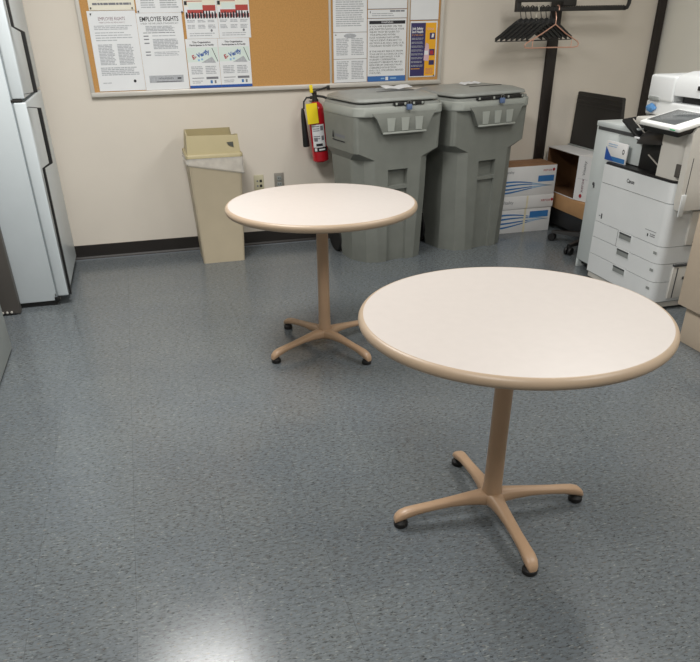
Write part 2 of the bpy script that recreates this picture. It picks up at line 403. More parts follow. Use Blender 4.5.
o, T = sheet('blank_notice', 'plain white sheet above the purple and yellow safety poster', 1.949, 1.463, .208, .279)
printing(o, lambda m, T: rect(m, T, 0, .208, 0, .002, M['inkm']))
o, T = sheet('safety_poster', 'purple and yellow Job Safety and Health poster at the right end of the board', 1.951, 1.110, .203, .347)
def f(m, T):
    rect(m, T, .006, .115, .006, .336, M['purple'], .0004); rect(m, T, .115, .195, .006, .336, M['amber'], .0004)
    text(m, T, 'Job Safety', .056, .302, .022, M['paper'], width=.082, bold=.0006); text(m, T, 'and Health', .056, .282, .022, M['paper'], width=.082, bold=.0006)
    text(m, T, "IT'S THE LAW!", .056, .262, .012, M['amber'], width=.082); text(m, T, 'OSHA', .152, .298, .020, M['pinkp'], width=.05)
    for k in range(8): lines(m, T, .012, .105, .245-k*.024, .232-k*.024, M['inkg'], .007, .003)
    lines(m, T, .012, .09, .055, .045, M['amber'], .007, .004)
    for v in (.235, .135, .075): rect(m, T, .148, .188, v, v+.04 if v > .1 else v+.03, M['purple'], .0006)
    m.quad([(.160, .246, .0008), (.176, .246, .0008), (.18, .268, .0008), (.165, .27, .0008)], M['paper'], T)
    rect(m, T, .155, .18, .14, .165, M['crim'], .0008)
    m.quad([(.107, .105, .0009), (.145, .10, .0009), (.148, .16, .0009), (.142, .205, .0009), (.122, .215, .0009), (.112, .17, .0009)], M['pinkp'], T)
    m.quad([(.112, .14, .001), (.14, .14, .001), (.14, .165, .001), (.112, .165, .001)], M['paper'], T)
    lines(m, T, .125, .188, .055, .015, M['salmon'], .008, .004)
printing(o, f)
for (x, z, lb) in ((-.178, 1.562, 'dark push pin, lower left corner of the cream notice'), (-.186, 1.530, 'dark push pin, upper left corner of the maroon headed poster'), (.075, 1.560, 'dark push pin, lower right corner of the cream notice'), (.110, 1.540, 'dark push pin between the cream notice and the bold Employee Rights poster'), (.385, 1.535, 'dark push pin, upper right corner of the bold Employee Rights poster'), (2.14, 1.118, 'dark push pin, lower right corner of the purple and yellow poster')):
    mb = MB(); mb.lathe([(.0045, 0), (.0045, .003), (.003, .005), (.0035, .010), (.001, .011)], M['ink'], 12, surf((x, 5.478, z), (1, 0, 0), (0, 0, 1)))
    tag(mb.build('push_pin'), lb, 'push pin', 'push pins on the cork board')

# ------------------------------------------------------------------ wall outlets
o = thing('data_outlet', 'cream wall plate with two black jacks, nearer the beige trash can', 'wall outlet', (.808, WY, .450))
MB().box(-.036, .036, -.007, 0, -.058, .058, M['outlet_c'], .003).build('cover_plate', o)
for z in (.016, -.018):
    MB().box(.004, .022, -.0095, -.006, z-.009, z+.009, M['black'], .002).build('jack', o)
    MB().box(-.018, -.006, -.0085, -.006, z-.006, z+.006, M['inkm'], .001).build('blank_insert', o)
o = thing('power_outlet', 'grey metal power outlet plate, nearer the fire extinguisher', 'wall outlet', (.960, WY, .456))
MB().box(-.036, .036, -.007, 0, -.058, .058, M['outlet_g'], .003).build('cover_plate', o)
for z in (.021, -.021):
    mb = MB(); mb.box(-.017, .017, -.010, -.006, z-.015, z+.015, M['pocket'], .004)
    mb.box(-.008, -.004, -.0105, -.0095, z-.004, z+.007, M['black']); mb.box(.004, .008, -.0105, -.0095, z-.004, z+.007, M['black'])
    mb.build('receptacle', o)

# ------------------------------------------------------------------ beige trash can
can = o = thing('trash_can', 'tall slim beige trash can with flap hood and clear liner, against back wall', 'trash can', (.464, 5.27, 0), 0)
o.scale = (.95, 1, 1)
def rr(hw, hd, z, r=.02, n=4, cy=0.0):
    pts = []
    for cx, sy, a0 in ((hw-r, hd-r, 0), (-hw+r, hd-r, PI/2), (-hw+r, -hd+r, PI), (hw-r, -hd+r, 3*PI/2)):
        for k in range(n+1):
            a = a0+PI/2*k/n; pts.append((cx+r*math.cos(a), cy+sy+r*math.sin(a), z))
    return pts
MB().loft([rr(.155, .150, 0, .018), rr(.156, .151, .01, .02), rr(.190, .172, .70, .022), rr(.193, .175, .705, .022)], M['can'], True).build('bin_body', o)
mb = MB(); rings = []
for z, ex in ((.712, .004), (.69, .006), (.665, .010), (.655, .012), (.648, .010), (.642, .004)):
    k = z/.70; ring = rr(.1575+.034*k+ex, .151+.023*k+ex, z, .024, 6)
    rings.append([(x+.003*math.sin(40*y+9*x), y+.003*math.sin(37*x+z*60), z-(0 if z > .70 else (.5+.5*(x/.19))*.05*(1 if y < 0 else .5)+.004*math.sin(30*x)-.022*(.5-.5*(x/.19)))) for x, y, z in ring])
mb.loft(rings, M['bag'], False)
mb.build('bin_liner', o)
MB().loft([rr(.190, .172, .700, .02), rr(.200, .182, .706, .022), rr(.200, .182, .722, .022), rr(.196, .178, .728, .02), rr(.180, .162, .728, .02)], M['hood'], True).build('lid_rim', o)
h = MB()   # hood: a rectangular funnel, front wall lower than the back one
def wallpoly(pts, th, m): h.loft([pts, [(x*.94, y*.94, z) for x, y, z in pts]], m, True)
fz, bz = .852, .850
wallpoly([(-.186, -.168, .724), (.186, -.168, .724), (.176, -.150, fz-.016), (-.178, -.150, fz-.010)], 0, M['hood'])
wallpoly([(-.184, .168, .724), (.184, .168, .724), (.160, .140, bz), (-.172, .140, bz)], 0, M['hood'])
wallpoly([(-.186, -.168, .724), (-.184, .168, .724), (-.172, .140, bz), (-.178, -.150, fz-.01)], 0, M['hood'])
wallpoly([(.186, -.168, .724), (.184, .168, .724), (.168, .125, bz-.045), (.176, -.150, fz-.01)], 0, M['hood'])
h.build('hood', o)
mb = MB(); Tm = surf((.1, -.1625, .775), (1, 0, 0), (0, .136, 1))
mb.quad([(-.005, .020, .003), (.040, .022, .003), (.040, -.012, .003), (.022, -.004, .003), (.004, .004, .003)], M['bind'], Tm)
mb.build('emblem', o, smooth=0)

# ------------------------------------------------------------------ fire extinguisher
o = thing('fire_extinguisher', 'red fire extinguisher with black horn and yellow tag hung on back wall', 'fire extinguisher', (1.262, 5.395, .592), rot=(0, math.radians(-4.5), 0))
MB().lathe([(.03, 0), (.050, .002), (.059, .012), (.060, .03), (.060, .315), (.056, .35), (.046, .375), (.030, .390), (.022, .395), (.02, .40)], M['red'], 36).build('cylinder', o)
mb = MB(); mb.lathe([(.019, .392), (.022, .397), (.022, .41), (.016, .415), (.016, .445), (.02, .45), (.012, .455)], M['black2'], 18)
mb.box(-.035, .01, -.009, .009, .415, .435, M['black2'], .003); mb.build('valve', o)
mb = MB(); mb.tube([(-.015, 0, .425), (.02, -.004, .43), (.06, -.006, .42), (.10, -.008, .40)], .008, M['black2'], 8); mb.build('carry_handle', o)
mb = MB(); mb.tube([(-.02, 0, .452), (.02, -.004, .465), (.06, -.006, .472), (.105, -.008, .480)], .006, M['black2'], 8); mb.box(.09, .112, -.012, -.004, .46, .488, M['black2'], .002); mb.build('squeeze_lever', o)
mb = MB(); mb.box(-.035, -.012, -.02, -.012, .455, .505, M['yellow'], .003); mb.build('pull_seal', o)
mb = MB(); mb.tube([(-.03, -.002, .425), (-.06, -.004, .428), (-.083, -.006, .405), (-.088, -.006, .36)], .006, M['black'], 8); mb.build('hose', o)
mb = MB(); mb.lathe([(.012, 0), (.021, -.002), (.0225, -.02), (.015, -.235), (.010, -.255), (.007, -.265)][::-1], M['black'], 20, Matrix.Translation((-.088, -.006, .375)) @ Matrix.Rotation(math.radians(3), 4, 'Y') @ Matrix.Diagonal((1, 1, 1, 1)))
# horn widest at the bottom
mb = MB(); mb.lathe([(.023, .0), (.0245, .01), (.016, .20), (.011, .235), (.007, .25)], M['black'], 20, Matrix.Translation((-.098, -.006, .115))); mb.build('discharge_horn', o)
mb = MB(); Tt = surf((-.082, -.064, .265), (1, -.05, 0), (0, .05, 1)); mb.box(0, .078, 0, .13, 0, .0015, M['yellow'], T=Tt)
lines(mb, Tt, .014, .062, .115, .03, M['amber'], .014, .005); mb.build('inspection_tag', o, smooth=0)
mb = MB()
def cyl_patch(a0, a1, z0, z1, r, m, n=10):
    vs = []
    for k in range(n+1):
        a = a0+(a1-a0)*k/n; vs += [(r*math.sin(a), -r*math.cos(a), z0), (r*math.sin(a), -r*math.cos(a), z1)]
    mb.add(vs, [[2*k, 2*k+2, 2*k+3, 2*k+1] for k in range(n)], m)
cyl_patch(-1.0, .55, .105, .255, .0606, M['paper']); cyl_patch(-1.0, .75, .075, .104, .0607, M['black'])
for zz in (.24, .225, .212, .175, .16): cyl_patch(-.85, -.05, zz, zz+.006, .0609, M['inkm'])
cyl_patch(.05, .42, .215, .245, .0609, M['inkm']); cyl_patch(.1, .42, .15, .18, .0609, M['inkm']); cyl_patch(-.8, -.35, .145, .17, .0609, M['inkm'])
cyl_patch(-.6, .2, .112, .13, .0609, M['ink']); cyl_patch(-.85, -.55, .08, .10, .0609, M['paper']); cyl_patch(-.3, .45, .084, .094, .0609, M['paper'])
mb.build('label', o, smooth=0)
mb = MB(); mb.box(-.03, .03, .065, .0985, .20, .38, M['steel'], .003); mb.box(-.03, .03, .02, .07, .392, .402, M['steel'], .002); mb.build('wall_bracket', o)

# ------------------------------------------------------------------ grey wheeled bins
def make_bin(label, loc, rz, latch0, latch1):
    t = thing('wheeled_bin', label, 'bin', loc, rz, 'grey lidded wheeled bins')
    def sec(z, hw, v0, v1, ch, rec, cr=.03):
        # counter clockwise seen from above, starting on the front right of the recess
        return [(.075, v0, z), (hw-ch, v0, z), (hw-ch*.45, v0+ch*.30, z), (hw, v0+ch*1.15, z), (hw, v1-cr, z), (hw-cr, v1, z), (-hw+cr, v1, z), (-hw, v1-cr, z), (-hw, v0+ch*1.15, z), (-hw+ch*.45, v0+ch*.30, z), (-hw+ch, v0, z), (-.075, v0, z), (-.072, v0+rec, z), (.072, v0+rec, z)]
    B = MB(); e = .002
    rows = [(0, .27, .015, .36, .13, .022), (.03, .272, .013, .37, .13, .022), (.485, .285, .012, .45, .115, .022), (.485+e, .285, .012, .45, .115, .004), (.51, .285, .012, .45, .115, .004), (.51+e, .285, .012, .45, .115, .045), (.60, .288, .012, .47, .115, .045), (.615, .288, .012, .47, .115, 0), (.68, .290, .012, .48, .115, 0), (.73, .318, .008, .50, .025, 0), (.96, .322, .004, .53, .022, 0)]
    B.loft([sec(*r) for r in rows], M['binp'], True); B.build('bin_body', t, smooth=25)
    def ro(hw, v0, v1, z, r):
        pts = []
        for cx, cy, a0 in ((hw-r, v1-r, 0), (-hw+r, v1-r, PI/2), (-hw+r, v0+r, PI), (hw-r, v0+r, 3*PI/2)):
            for k in range(6):
                a = a0+PI/2*k/5; pts.append((cx+r*math.cos(a), cy+r*math.sin(a), z))
        return pts
    MB().loft([ro(.312, .002, .532, .944, .05), ro(.324, -.020, .54, .946, .07), ro(.328, -.024, .542, .952, .07), ro(.328, -.024, .542, .996, .07), ro(.324, -.020, .538, 1.002, .07), ro(.30, .02, .50, 1.002, .05)], M['binl'], True).build('rim', t)
    a = MB()
    def ap(z, hw, v, cx): return [(cx-hw, v, z), (cx+hw, v, z), (cx+hw, .01, z), (cx-hw, .01, z)]
    a.loft([ap(.845, .155, -.030, .018), ap(.852, .162, -.034, .018), ap(.935, .205, -.036, .018), ap(.965, .235, -.026, .018)], M['binp'], True)
    for cx in (-.085, .018, .12):
        a.loft([[(cx-.022, -.040, .858), (cx+.022, -.040, .858), (cx+.022, -.03, .858), (cx-.022, -.03, .858)], [(cx-.030, -.040, .935), (cx+.030, -.040, .935), (cx+.030, -.02, .935), (cx-.030, -.02, .935)]], M['binl'], True)
    a.box(-.142, .178, -.042, -.028, .842, .853, M['binl'], .003)
    a.build('grip_apron', t)
    L = MB()
    L.loft([ro(0.313, -.006, .53, 1.002, .05), ro(0.313, -.006, .53, 1.016, .05), ro(0.288, .02, .52, 1.017, .05)], M['lid'], True)
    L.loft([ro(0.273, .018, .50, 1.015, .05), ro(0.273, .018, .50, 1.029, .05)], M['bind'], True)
    L.loft([ro(0.303, -.002, .525, 1.027, .06), ro(0.306, -.004, .528, 1.033, .06), ro(0.300, .004, .52, 1.047, .06), ro(0.258, .06, .48, 1.065, .08), ro(0.188, .12, .42, 1.073, .08)], M['lid'], True)
    lid = L.build('lid', t)
    s = MB(); s.box(-.10, .17, .128, .152, 1.067, 1.0755, M['black'], .003); s.build('paper_slot', lid)
    s = MB(); s.box(latch0, latch1, -.030, -.012, 1.003, 1.023, M['black'], .003)
    n = 4
    for k in range(n):
        u = latch0+.015+(latch1-latch0-.03)*k/(n-1); s.box(u-.007, u+.007, -.034, -.028, 1.007, 1.021, M['binl'], .002)
    s.build('latch_bar', t)
    s = MB(); s.box(.025, .060, -.052, -.030, .978, 1.011, M['bluelock'], .005); s.tube([(.032, -.04, 1.008), (.032, -.04, 1.025), (.042, -.04, 1.032), (.053, -.04, 1.025), (.053, -.04, 1.008)], .003, M['steel'], 8); s.build('padlock', t)
    for sx in (-1, 1):
        w = MB(); w.lathe([(.03, -.022), (.095, -.022), (.105, -.012), (.105, .012), (.095, .022), (.03, .022)], M['rubber'], 28, Matrix.Translation((sx*.262, .44, .105)) @ Matrix.Rotation(PI/2, 4, 'Y')); w.build('wheel', t)
    w = MB(); w.tube([(-.262, .44, .105), (.262, .44, .105)], .012, M['steel'], 10); w.build('axle', t)
    return t
b1 = make_bin('grey wheeled bin with blue padlock, beside the fire extinguisher, left of the pair', (1.65, 4.775, 0), math.radians(10), -.06, .16)
mb = MB(); Tl = surf((-.3195, .36, .80), (0, -1, 0), (-.02, 0, 1))
mb.quad([(0, 0, .004), (.030, 0, .004), (.015, .048, .004)], M['ink'], Tl); rect(mb, Tl, .004, .20, -.016, -.010, M['ink'], .004)
lines(mb, Tl, .04, .20, .026, .004, M['inkm'], .03, .018, .02); mb.build('printed_emblem', b1, smooth=0)
b2 = make_bin('grey wheeled bin with long black latch bar, beside the white cartons, right of the pair', (2.352, 4.888, 0), math.radians(14.5), -.16, .24)
mb = MB(); T = surf((1.70, 5.0, 1.0725), (1, .15, 0), (-.15, 1, .0))
rings = []
for k in range(9):
    u = -.10+.2*k/8; z = .006+.014*abs(math.sin(k*.8))*.5+.008*(k/8-.5)**2*4
    rings.append([(u, -.03, z), (u, .05, z+.010), (u, .05, z+.0115), (u, -.03, z+.0015)])
mb.loft(rings, M['paper'], True, T)
tag(mb.build('loose_paper'), 'loose white sheet lying on the lid of the bin by the extinguisher', 'paper')
mb = MB(); T = surf((2.30, 5.14, 1.0725), (1, .3, 0), (-.3, 1, .0)); rings = []
for k in range(7):
    u = -.08+.14*k/6; z = .004+.008*abs(math.sin(k*1.3))
    rings.append([(u, -.02, z), (u, .05, z+.006), (u, .05, z+.0075), (u, -.02, z+.0015)])
mb.loft(rings, M['paper'], True, T)
tag(mb.build('loose_paper'), 'crumpled white scrap on the lid of the bin by the cartons', 'paper')

# ------------------------------------------------------------------ paper cartons by the wall
def waves(mb, T, w, h0, h1):
    n = 24
    for k in range(4):
        a0 = h0+(h1-h0)*(k+.35)/4.2; pts_t, pts_b = [], []
        for i in range(n+1):
            s = i/n; u = w*(.02+.93*s); mid = (h0+h1)/2-.004
            v = a0+(mid-a0)*(3*s*s-2*s**3)+.012*math.sin(s*PI)*(1 if k > 1 else .3)
            th = .0085*(1-s*.9); pts_t.append((u, v+th, .0008)); pts_b.append((u, v-th*.6, .0008))
        cut = int(n*.62)
        mb.add(pts_t[:cut+1]+pts_b[:cut+1][::-1], [[i, i+1, 2*cut-i, 2*cut+1-i] for i in range(cut)], M['wave'], T)
        a, b_ = pts_t[cut:], pts_b[cut:]; q = len(a)
        mb.add(a+b_[::-1], [[i, i+1, 2*q-2-i, 2*q-1-i] for i in range(q-1)], M['wave2'], T)
xs0, xs1, yb0, yb1 = 2.637, 3.088, 5.20, 5.463
o = thing('paper_carton', 'lower white carton with lid and blue waves, standing on the floor', 'carton', (2.862, 5.334, 0), group='white paper cartons')
T0 = Matrix.Translation((-2.862, -5.334, 0))
MB().box(xs0+.004, xs1-.004, yb0+.004, yb1-.004, 0, .255, M['carton'], .002, T=T0).build('carton_body', o)
MB().box(xs0-.002, xs1+.002, yb0-.002, yb1+.002, .185, .281, M['carton'], .002, T=T0).build('carton_lid', o)
mb = MB(); T = T0 @ wallT(xs0, 0, yb0+.0035); W = xs1-xs0
waves(mb, T, W, .03, .165); rect(mb, T, .265, .425, .110, .158, M['wave'], .001); rect(mb, T, .215, .232, 0, .183, M['tape'], .0012)
T = T0 @ wallT(xs0, 0, yb0-.0025); rect(mb, T, .22, .234, .186, .28, M['tape'], .0009)
text(mb, T, 'Vitality', .015, .236, .034, M['inkm'], align='LEFT'); text(mb, T, 'xerox', .385, .240, .034, M['crim'], width=.08)
mb.quad([(.44+.011*math.cos(a*PI/8), .240+.011*math.sin(a*PI/8), .0009) for a in range(16)], M['crim'], T); mb.build('printing', o, smooth=0)
mb = MB()
o = thing('paper_carton', 'upper white carton with brown flap top, stacked on the lidded carton', 'carton', (2.862, 5.334, .2815), group='white paper cartons')
T0 = Matrix.Translation((-2.862, -5.334, -.2815))
mb.box(xs0, xs1, yb0, yb1, .2815, .497, M['carton'], .002, T=T0); mb.build('carton_body', o)
for (ya, yc) in ((yb0+.001, 5.332), (5.336, yb1-.001)):
    MB().box(xs0+.001, xs1-.001, ya, yc, .4965, .5, M['kraft'], .0008, T=T0).build('flap', o)
mb = MB(); T = T0 @ wallT(xs0, .2815, yb0-.0004); waves(mb, T, W, .015, .125); rect(mb, T, .30, .435, .098, .142, M['wave'], .001)
text(mb, T, 'Vitality', .02, .178, .026, M['inkm'], align='LEFT'); text(mb, T, 'xerox', .372, .182, .030, M['crim'], width=.075)
mb.quad([(.425+.011*math.cos(a*PI/8), .182+.011*math.sin(a*PI/8), .0009) for a in range(16)], M['crim'], T); mb.build('printing', o, smooth=0)

# ------------------------------------------------------------------ rolling stand, open carton and black panel
cx, cy = 3.18, 4.665
o = thing('rolling_stand', 'low tan board on a black caster base, right of the stacked cartons', 'stand', (cx, cy, 0))
MB().box(-.055, .19, -.35, .765, .165, .278, M['kraftl'], .004).build('platform', o)
mb = MB(); mb.lathe([(.05, .02), (.05, .03), (.03, .035), (.03, .046)], M['black'], 20); hub = mb.build('column', o)
MB().box(-.048, .175, -.34, .755, .045, .1645, M['black'], .004).build('under_board_shade', o)  # black block added to fill in the deep shade under the board
for k in range(5):
    a = math.radians(204+72*k) ; T = Matrix.Rotation(a, 4, 'Z'); mb = MB()
    mb.loft([[(x, -w, z0), (x, w, z0), (x, w*.7, z1), (x, -w*.7, z1)] for x, w, z0, z1 in ((.02, .03, .058, .10), (.15, .024, .058, .088), (.34, .018, .058, .076))], M['black'], True, T)
    leg = mb.build('base_arm', o)
    mb = MB()
    for s in (-.016, .016):
        mb.lathe([(.006, -.009), (.026, -.009), (.029, -.004), (.029, .004), (.026, .009), (.006, .009)], M['black'], 20, T @ Matrix.Translation((.335, s, .029)) @ Matrix.Rotation(PI/2, 4, 'X'))
    mb.tube([(.335, 0, .035), (.335, 0, .062)], .012, M['black'], 10, T)
    mb.build('caster', leg)
o = thing('open_carton', 'white paper carton lying on its side, brown open mouth facing the room', 'carton', (3.24, 5.15, .279))
cz0, cz1 = 0.0, .315; fx0, fx1 = -.115, .115; cy0, cy1 = -.185, .285; th = .006
mb = MB()
for a in ((fx0, fx1, cy0, cy1, cz0, cz0+th), (fx0, fx1, cy0, cy1, cz1-th, cz1), (fx0, fx1, cy0, cy0+th, cz0+th, cz1-th), (fx0, fx1, cy1-th, cy1, cz0+th, cz1-th), (fx1-th, fx1, cy0+th, cy1-th, cz0+th, cz1-th)):
    mb.box(*a, M['carton'])
mb.build('carton_body', o, smooth=0)
mb = MB(); e = .0008
mb.box(fx0+.001, fx1-th-e, cy0+th+e, cy1-th-e, cz0+th+e, cz0+th+.002, M['kraftd']); mb.box(fx0+.001, fx1-th-e, cy0+th+e, cy1-th-e, cz1-th-.002, cz1-th-e, M['kraftd'])
mb.box(fx1-th-.002, fx1-th-e, cy0+th+e, cy1-th-e, cz0+th+.002, cz1-th-.002, M['kraftd']); mb.box(fx0+.001, fx1-th-.002, cy1-th-.002, cy1-th-e, cz0+th+.002, cz1-th-.002, M['kraftd']); mb.box(fx0+.001, fx1-th-.002, cy0+th+e, cy0+th+.002, cz0+th+.002, cz1-th-.002, M['kraftd'])
mb.build('kraft_lining', o, smooth=0)
mb = MB(); Tf = surf((fx0-.002, cy0+.002, 0), (.25, -1, 0), (0, 0, 1)); mb.box(0, .14, .004, cz1-.002, 0, .004, M['carton'], T=Tf)
Tp = surf((fx0-.0075, cy0+.002, 0), (.25, -1, 0), (0, 0, 1))
text(mb, Tp, 'Vitality', .075, .235, .036, M['inkm'], rot=PI/2, width=None); text(mb, Tp, 'xerox', .075, .115, .040, M['inkr'], rot=PI/2)
mb.quad([(.070+.014*math.cos(a*PI/8), .040+.014*math.sin(a*PI/8), .0009) for a in range(16)], M['crim'], Tp); rect(mb, Tp, .02, .12, .158, .160, M['inkg'])
mb.build('side_flap', o, smooth=0)
o = thing('black_panel', 'black plastic panel with ridged top edge, standing on the open carton', 'panel', (3.33, 5.125, .5955))
T = Matrix.Rotation(math.radians(2), 4, 'Y')
mb = MB()
poly = [(-.33, 0), (.325, 0), (.325, .37), (.315, .378), (-.255, .378), (-.265, .37), (-.33, .01)]
mb.loft([[(-.012, y, z) for y, z in poly], [(.012, y, z) for y, z in poly]], M['black2'], True, T)
for z in (.285, .315, .345): mb.box(-.017, -.010, -.27, .322, z, z+.010, M['black2'], .003, T=T)
mb.build('panel_body', o, smooth=20)
MB().box(-.03, .02, -.33, .325, -.0005, .008, M['gsteel'], .002).build('foot_rail', o)

# ------------------------------------------------------------------ coat rack and hangers
o = thing('coat_rack', 'dark wall mounted coat rack with upright post and toothed hanger rail', 'coat rack', (3.075, WY, 0))
MB().box(-.042, .042, -.027, -.002, 0.103, 2.4, M['post'], .004).build('upright_post', o)
ry = 5.25-WY
mb = MB(); mb.box(-.42, .415, ry-.008, ry+.008, 1.500, 1.527, M['black2'], .003)
for k in range(42):
    u = -.41+k*.0195; mb.box(u, u+.010, ry-.0075, ry+.0075, 1.526, 1.532, M['black2'], .003)
mb.build('hanger_rail', o)
mb = MB(); mb.tube([(.40, ry, 1.512), (.425, ry, 1.518), (.435, ry, 1.54), (.441, ry, 1.75)], .014, M['black2'], 10); mb.tube([(.441, ry, 1.74), (.43, -.02, 1.76), (.03, -.02, 1.76)], .012, M['black2'], 10); mb.build('rail_end_arm', o)
mb = MB(); mb.box(-.445, -.10, ry-.03, ry+.02, 1.556, 1.60, M['black2'], .004); mb.box(-.445, -.412, ry-.02, ry+.02, 1.50, 1.56, M['black2'], .004); mb.box(-.10, -.03, ry-.03, ry+.02, 1.533, 1.60, M['black2'], .004)
mb.box(-.06, .02, ry, -.04, 1.53, 1.60, M['black2'], .004); mb.build('rail_bracket', o)

hz = 1.5135
UP = Matrix.Translation((0, 0, .0135))
def hook(mb, m, r, yaw, base=-.0815):
    R_ = .0222
    pts = [(0, 0, base), (0, 0, -.052), (.010, 0, -.034), (R_-.002, 0, -.014)] + [(R_*math.cos(a), 0, R_*math.sin(a)) for a in [(0+19*k)*PI/180 for k in range(10)]] + [(-R_-.001, 0, -.008)]
    mb.tube(pts, r, m, 8, Matrix.Rotation(PI/2-yaw, 4, 'Z'))
def black_hanger(label, x, yaw, hookmat, drop=0.0):
    t = thing('coat_hanger', label, 'coat hanger', (x, 5.25, hz), yaw, 'black hangers on the rack')
    mb = MB(); hook(mb, hookmat, .0028, yaw); mb.build('hook', t)
    mb = MB()
    for s in (-1, 1):
        st = [(0, -.076, .014, .0026), (.05, -.096, .013, .0026), (.11, -.132, .013, .0026), (.175, -.172, .013, .0026), (.210, -.190, .012, .0026)]
        mb.loft([[(s*x_, -d, z-h), (s*x_, d, z-h), (s*x_, d, z+h), (s*x_, -d, z+h)] for x_, z, h, d in st], M['black'], True, UP)
    mb.build('shoulder_bar', t)
    mb = MB(); mb.tube([(-.200, 0, -.200), (.200, 0, -.200)], .0026, M['black'], 8, UP); mb.build('trouser_bar', t)
    return t
ords = ['first black hanger on the rack, at the far left end of the rail', 'second black hanger from the left end of the rail', 'third black hanger, just left of the one with pale hook', 'black hanger with a pale metal hook', 'black hanger just right of the one with pale hook', 'sixth black hanger, two places left of the pink one', 'last black hanger, directly behind the pink wire hanger']
first = None
for k, lb in enumerate(ords):
    x = 2.6798+k*.039; yaw = math.radians(13)
    if k == 3: h_ = black_hanger(lb, x, yaw, M['paper_c'])
    elif first is None: h_ = first = black_hanger(lb, x, yaw, M['black'])
    else: h_ = dup(first, (x, 5.25, hz), yaw, lb)
t = thing('coat_hanger', 'pink copper wire hanger at the front of the rack', 'coat hanger', (2.9528, 5.25, hz))
t.rotation_euler = (0, math.radians(2), math.radians(13))
mb = MB(); hook(mb, M['pink'], .0034, math.radians(13), -.092); mb.build('hook', t)
mb = MB(); mb.tube([(0, 0, -.104), (-.11, 0, -.162), (-.238, 0, -.220), (-.255, 0, -.236), (-.247, 0, -.250), (-.20, 0, -.252), (0, 0, -.246), (.20, 0, -.243), (.240, 0, -.236), (.245, 0, -.22), (.230, 0, -.205), (.11, 0, -.16)], .0042, M['pink'], 8, UP, closed=True)
for s in (-.185, .175): mb.tube([(s, 0, -.2), (s*1.0, 0, -.248)], .003, M['pink'], 6, UP)
mb.build('hanger_frame', t)

# ------------------------------------------------------------------ white refrigerator
fy0, fy1, fb, fd, ff = 4.52, 5.40, -1.33, -.638, -.565
o = thing('refrigerator', 'white two door refrigerator with black handles against the left wall', 'refrigerator', (-.95, 4.96, 0))
T0 = Matrix.Translation((.95, -4.96, 0))
MB().box(fb, fd, fy0, fy1, .03, 1.78, M['fridge'], .006, T=T0).build('cabinet', o)
MB().box(fb+.03, fd-.005, fy0+.012, fy1-.01, .0, .032, M['black'], .002, T=T0).build('kick_base', o)
MB().box(fd-.002, fd+.009, fy0+.008, fy1-.008, .05, 1.77, M['fseam'], T=T0).build('gasket', o)
for nm, z0, z1 in (('freezer_door', 1.142, 1.78), ('lower_door', .055, 1.126)):
    mb = MB(); mb.box(fd+.008, ff, fy0, fy1, z0, z1, M['fridge'], .008, 3, T=T0)
    d = mb.build(nm, o)
    mb = MB(); hy = fy0+.03; hx = -.505
    if z0 > 1: pts = [(1.165, 0), (1.172, 1), (1.45, 1), (1.475, .25), (1.76, .2)]
    else: pts = [(.06, .12), (.79, .2), (.815, 1), (1.095, 1), (1.102, 0)]
    rings = []
    for z, k in pts:
        xx = ff+.004+(hx-ff)*k; w = .013 if k == 1 else .007
        rings.append([(xx-w, hy-.022, z), (xx+.006, hy-.022, z), (xx+.006, hy+.004, z), (xx-w, hy+.004, z)])
    mb.loft(rings, M['black'], True, T0); mb.build('door_handle', d, smooth=0)
mb = MB(); mb.box(fd-.01, fd+.055, fy0+.002, fy0+.05, 1.128, 1.140, M['black2'], .002, T=T0); mb.build('mid_hinge', o)
mb = MB(); mb.box(fd-.012, fd+.02, fy0-.004, fy0+.04, .028, .052, M['black'], .003, T=T0); mb.box(fd-.005, fd+.002, fy0-.008, fy0-.002, .06, .075, M['steel'], .001, T=T0); mb.build('bottom_hinge', o)

# ------------------------------------------------------------------ grey metal things at the left edge
o = thing('metal_partition', 'dark grey metal partition standing beside the white refrigerator', 'partition', (-1.078, 4.45, 0))
MB().box(-.235, .235, -.03, .03, .006, 1.0, M['dsteel'], .004).build('panel_face', o)
for k in range(3): MB().lathe([(.003, 0), (.007, .001), (.007, .006), (.003, .008)], M['alu'], 12, Matrix.Translation((.135+.025*k, -.030, .018)) @ Matrix.Rotation(PI/2, 4, 'X')).build('stud', o)
for x in (-.2, .12): MB().box(x, x+.09, -.034, .02, 0, .012, M['black'], .002).build('foot_pad', o)
o = thing('metal_cabinet', 'mid grey metal cabinet at the left edge of the photo, nearest the camera', 'cabinet', (-1.1, 3.1, 0))
MB().box(-.30, .262, -.9, .765, .012, .90, M['gsteel'], .004).build('cabinet_body', o)
MB().box(-.28, .245, -.88, .74, 0, .014, M['dsteel']).build('plinth', o)
for y0, y1 in ((-.89, -.07), (-.06, .755)): 
    d = MB().box(.2622, .276, y0, y1, .014, .88, M['gsteel'], .003).build('cabinet_door', o)
    MB().box(.276, .30, (y1-.06 if y0 < -.5 else y0+.04), (y1-.04 if y0 < -.5 else y0+.06), .55, .70, M['steel'], .004).build('door_handle', d)

# ------------------------------------------------------------------ beige cabinet, right edge
o = thing('beige_cabinet', 'beige cabinet with recessed base at the right edge, in front of the copier', 'cabinet', (2.9, 2.45, 0))
MB().box(-.285, .35, -.65, .50, 0, .20, M['beige'], .002).build('base_plinth', o)
MB().box(-.325, .38, -.68, .528, .198, .86, M['beige'], .003).build('cabinet_body', o)
MB().box(-.335, .39, -.69, .54, .86, .89, M['beige'], .004).build('cabinet_top', o)

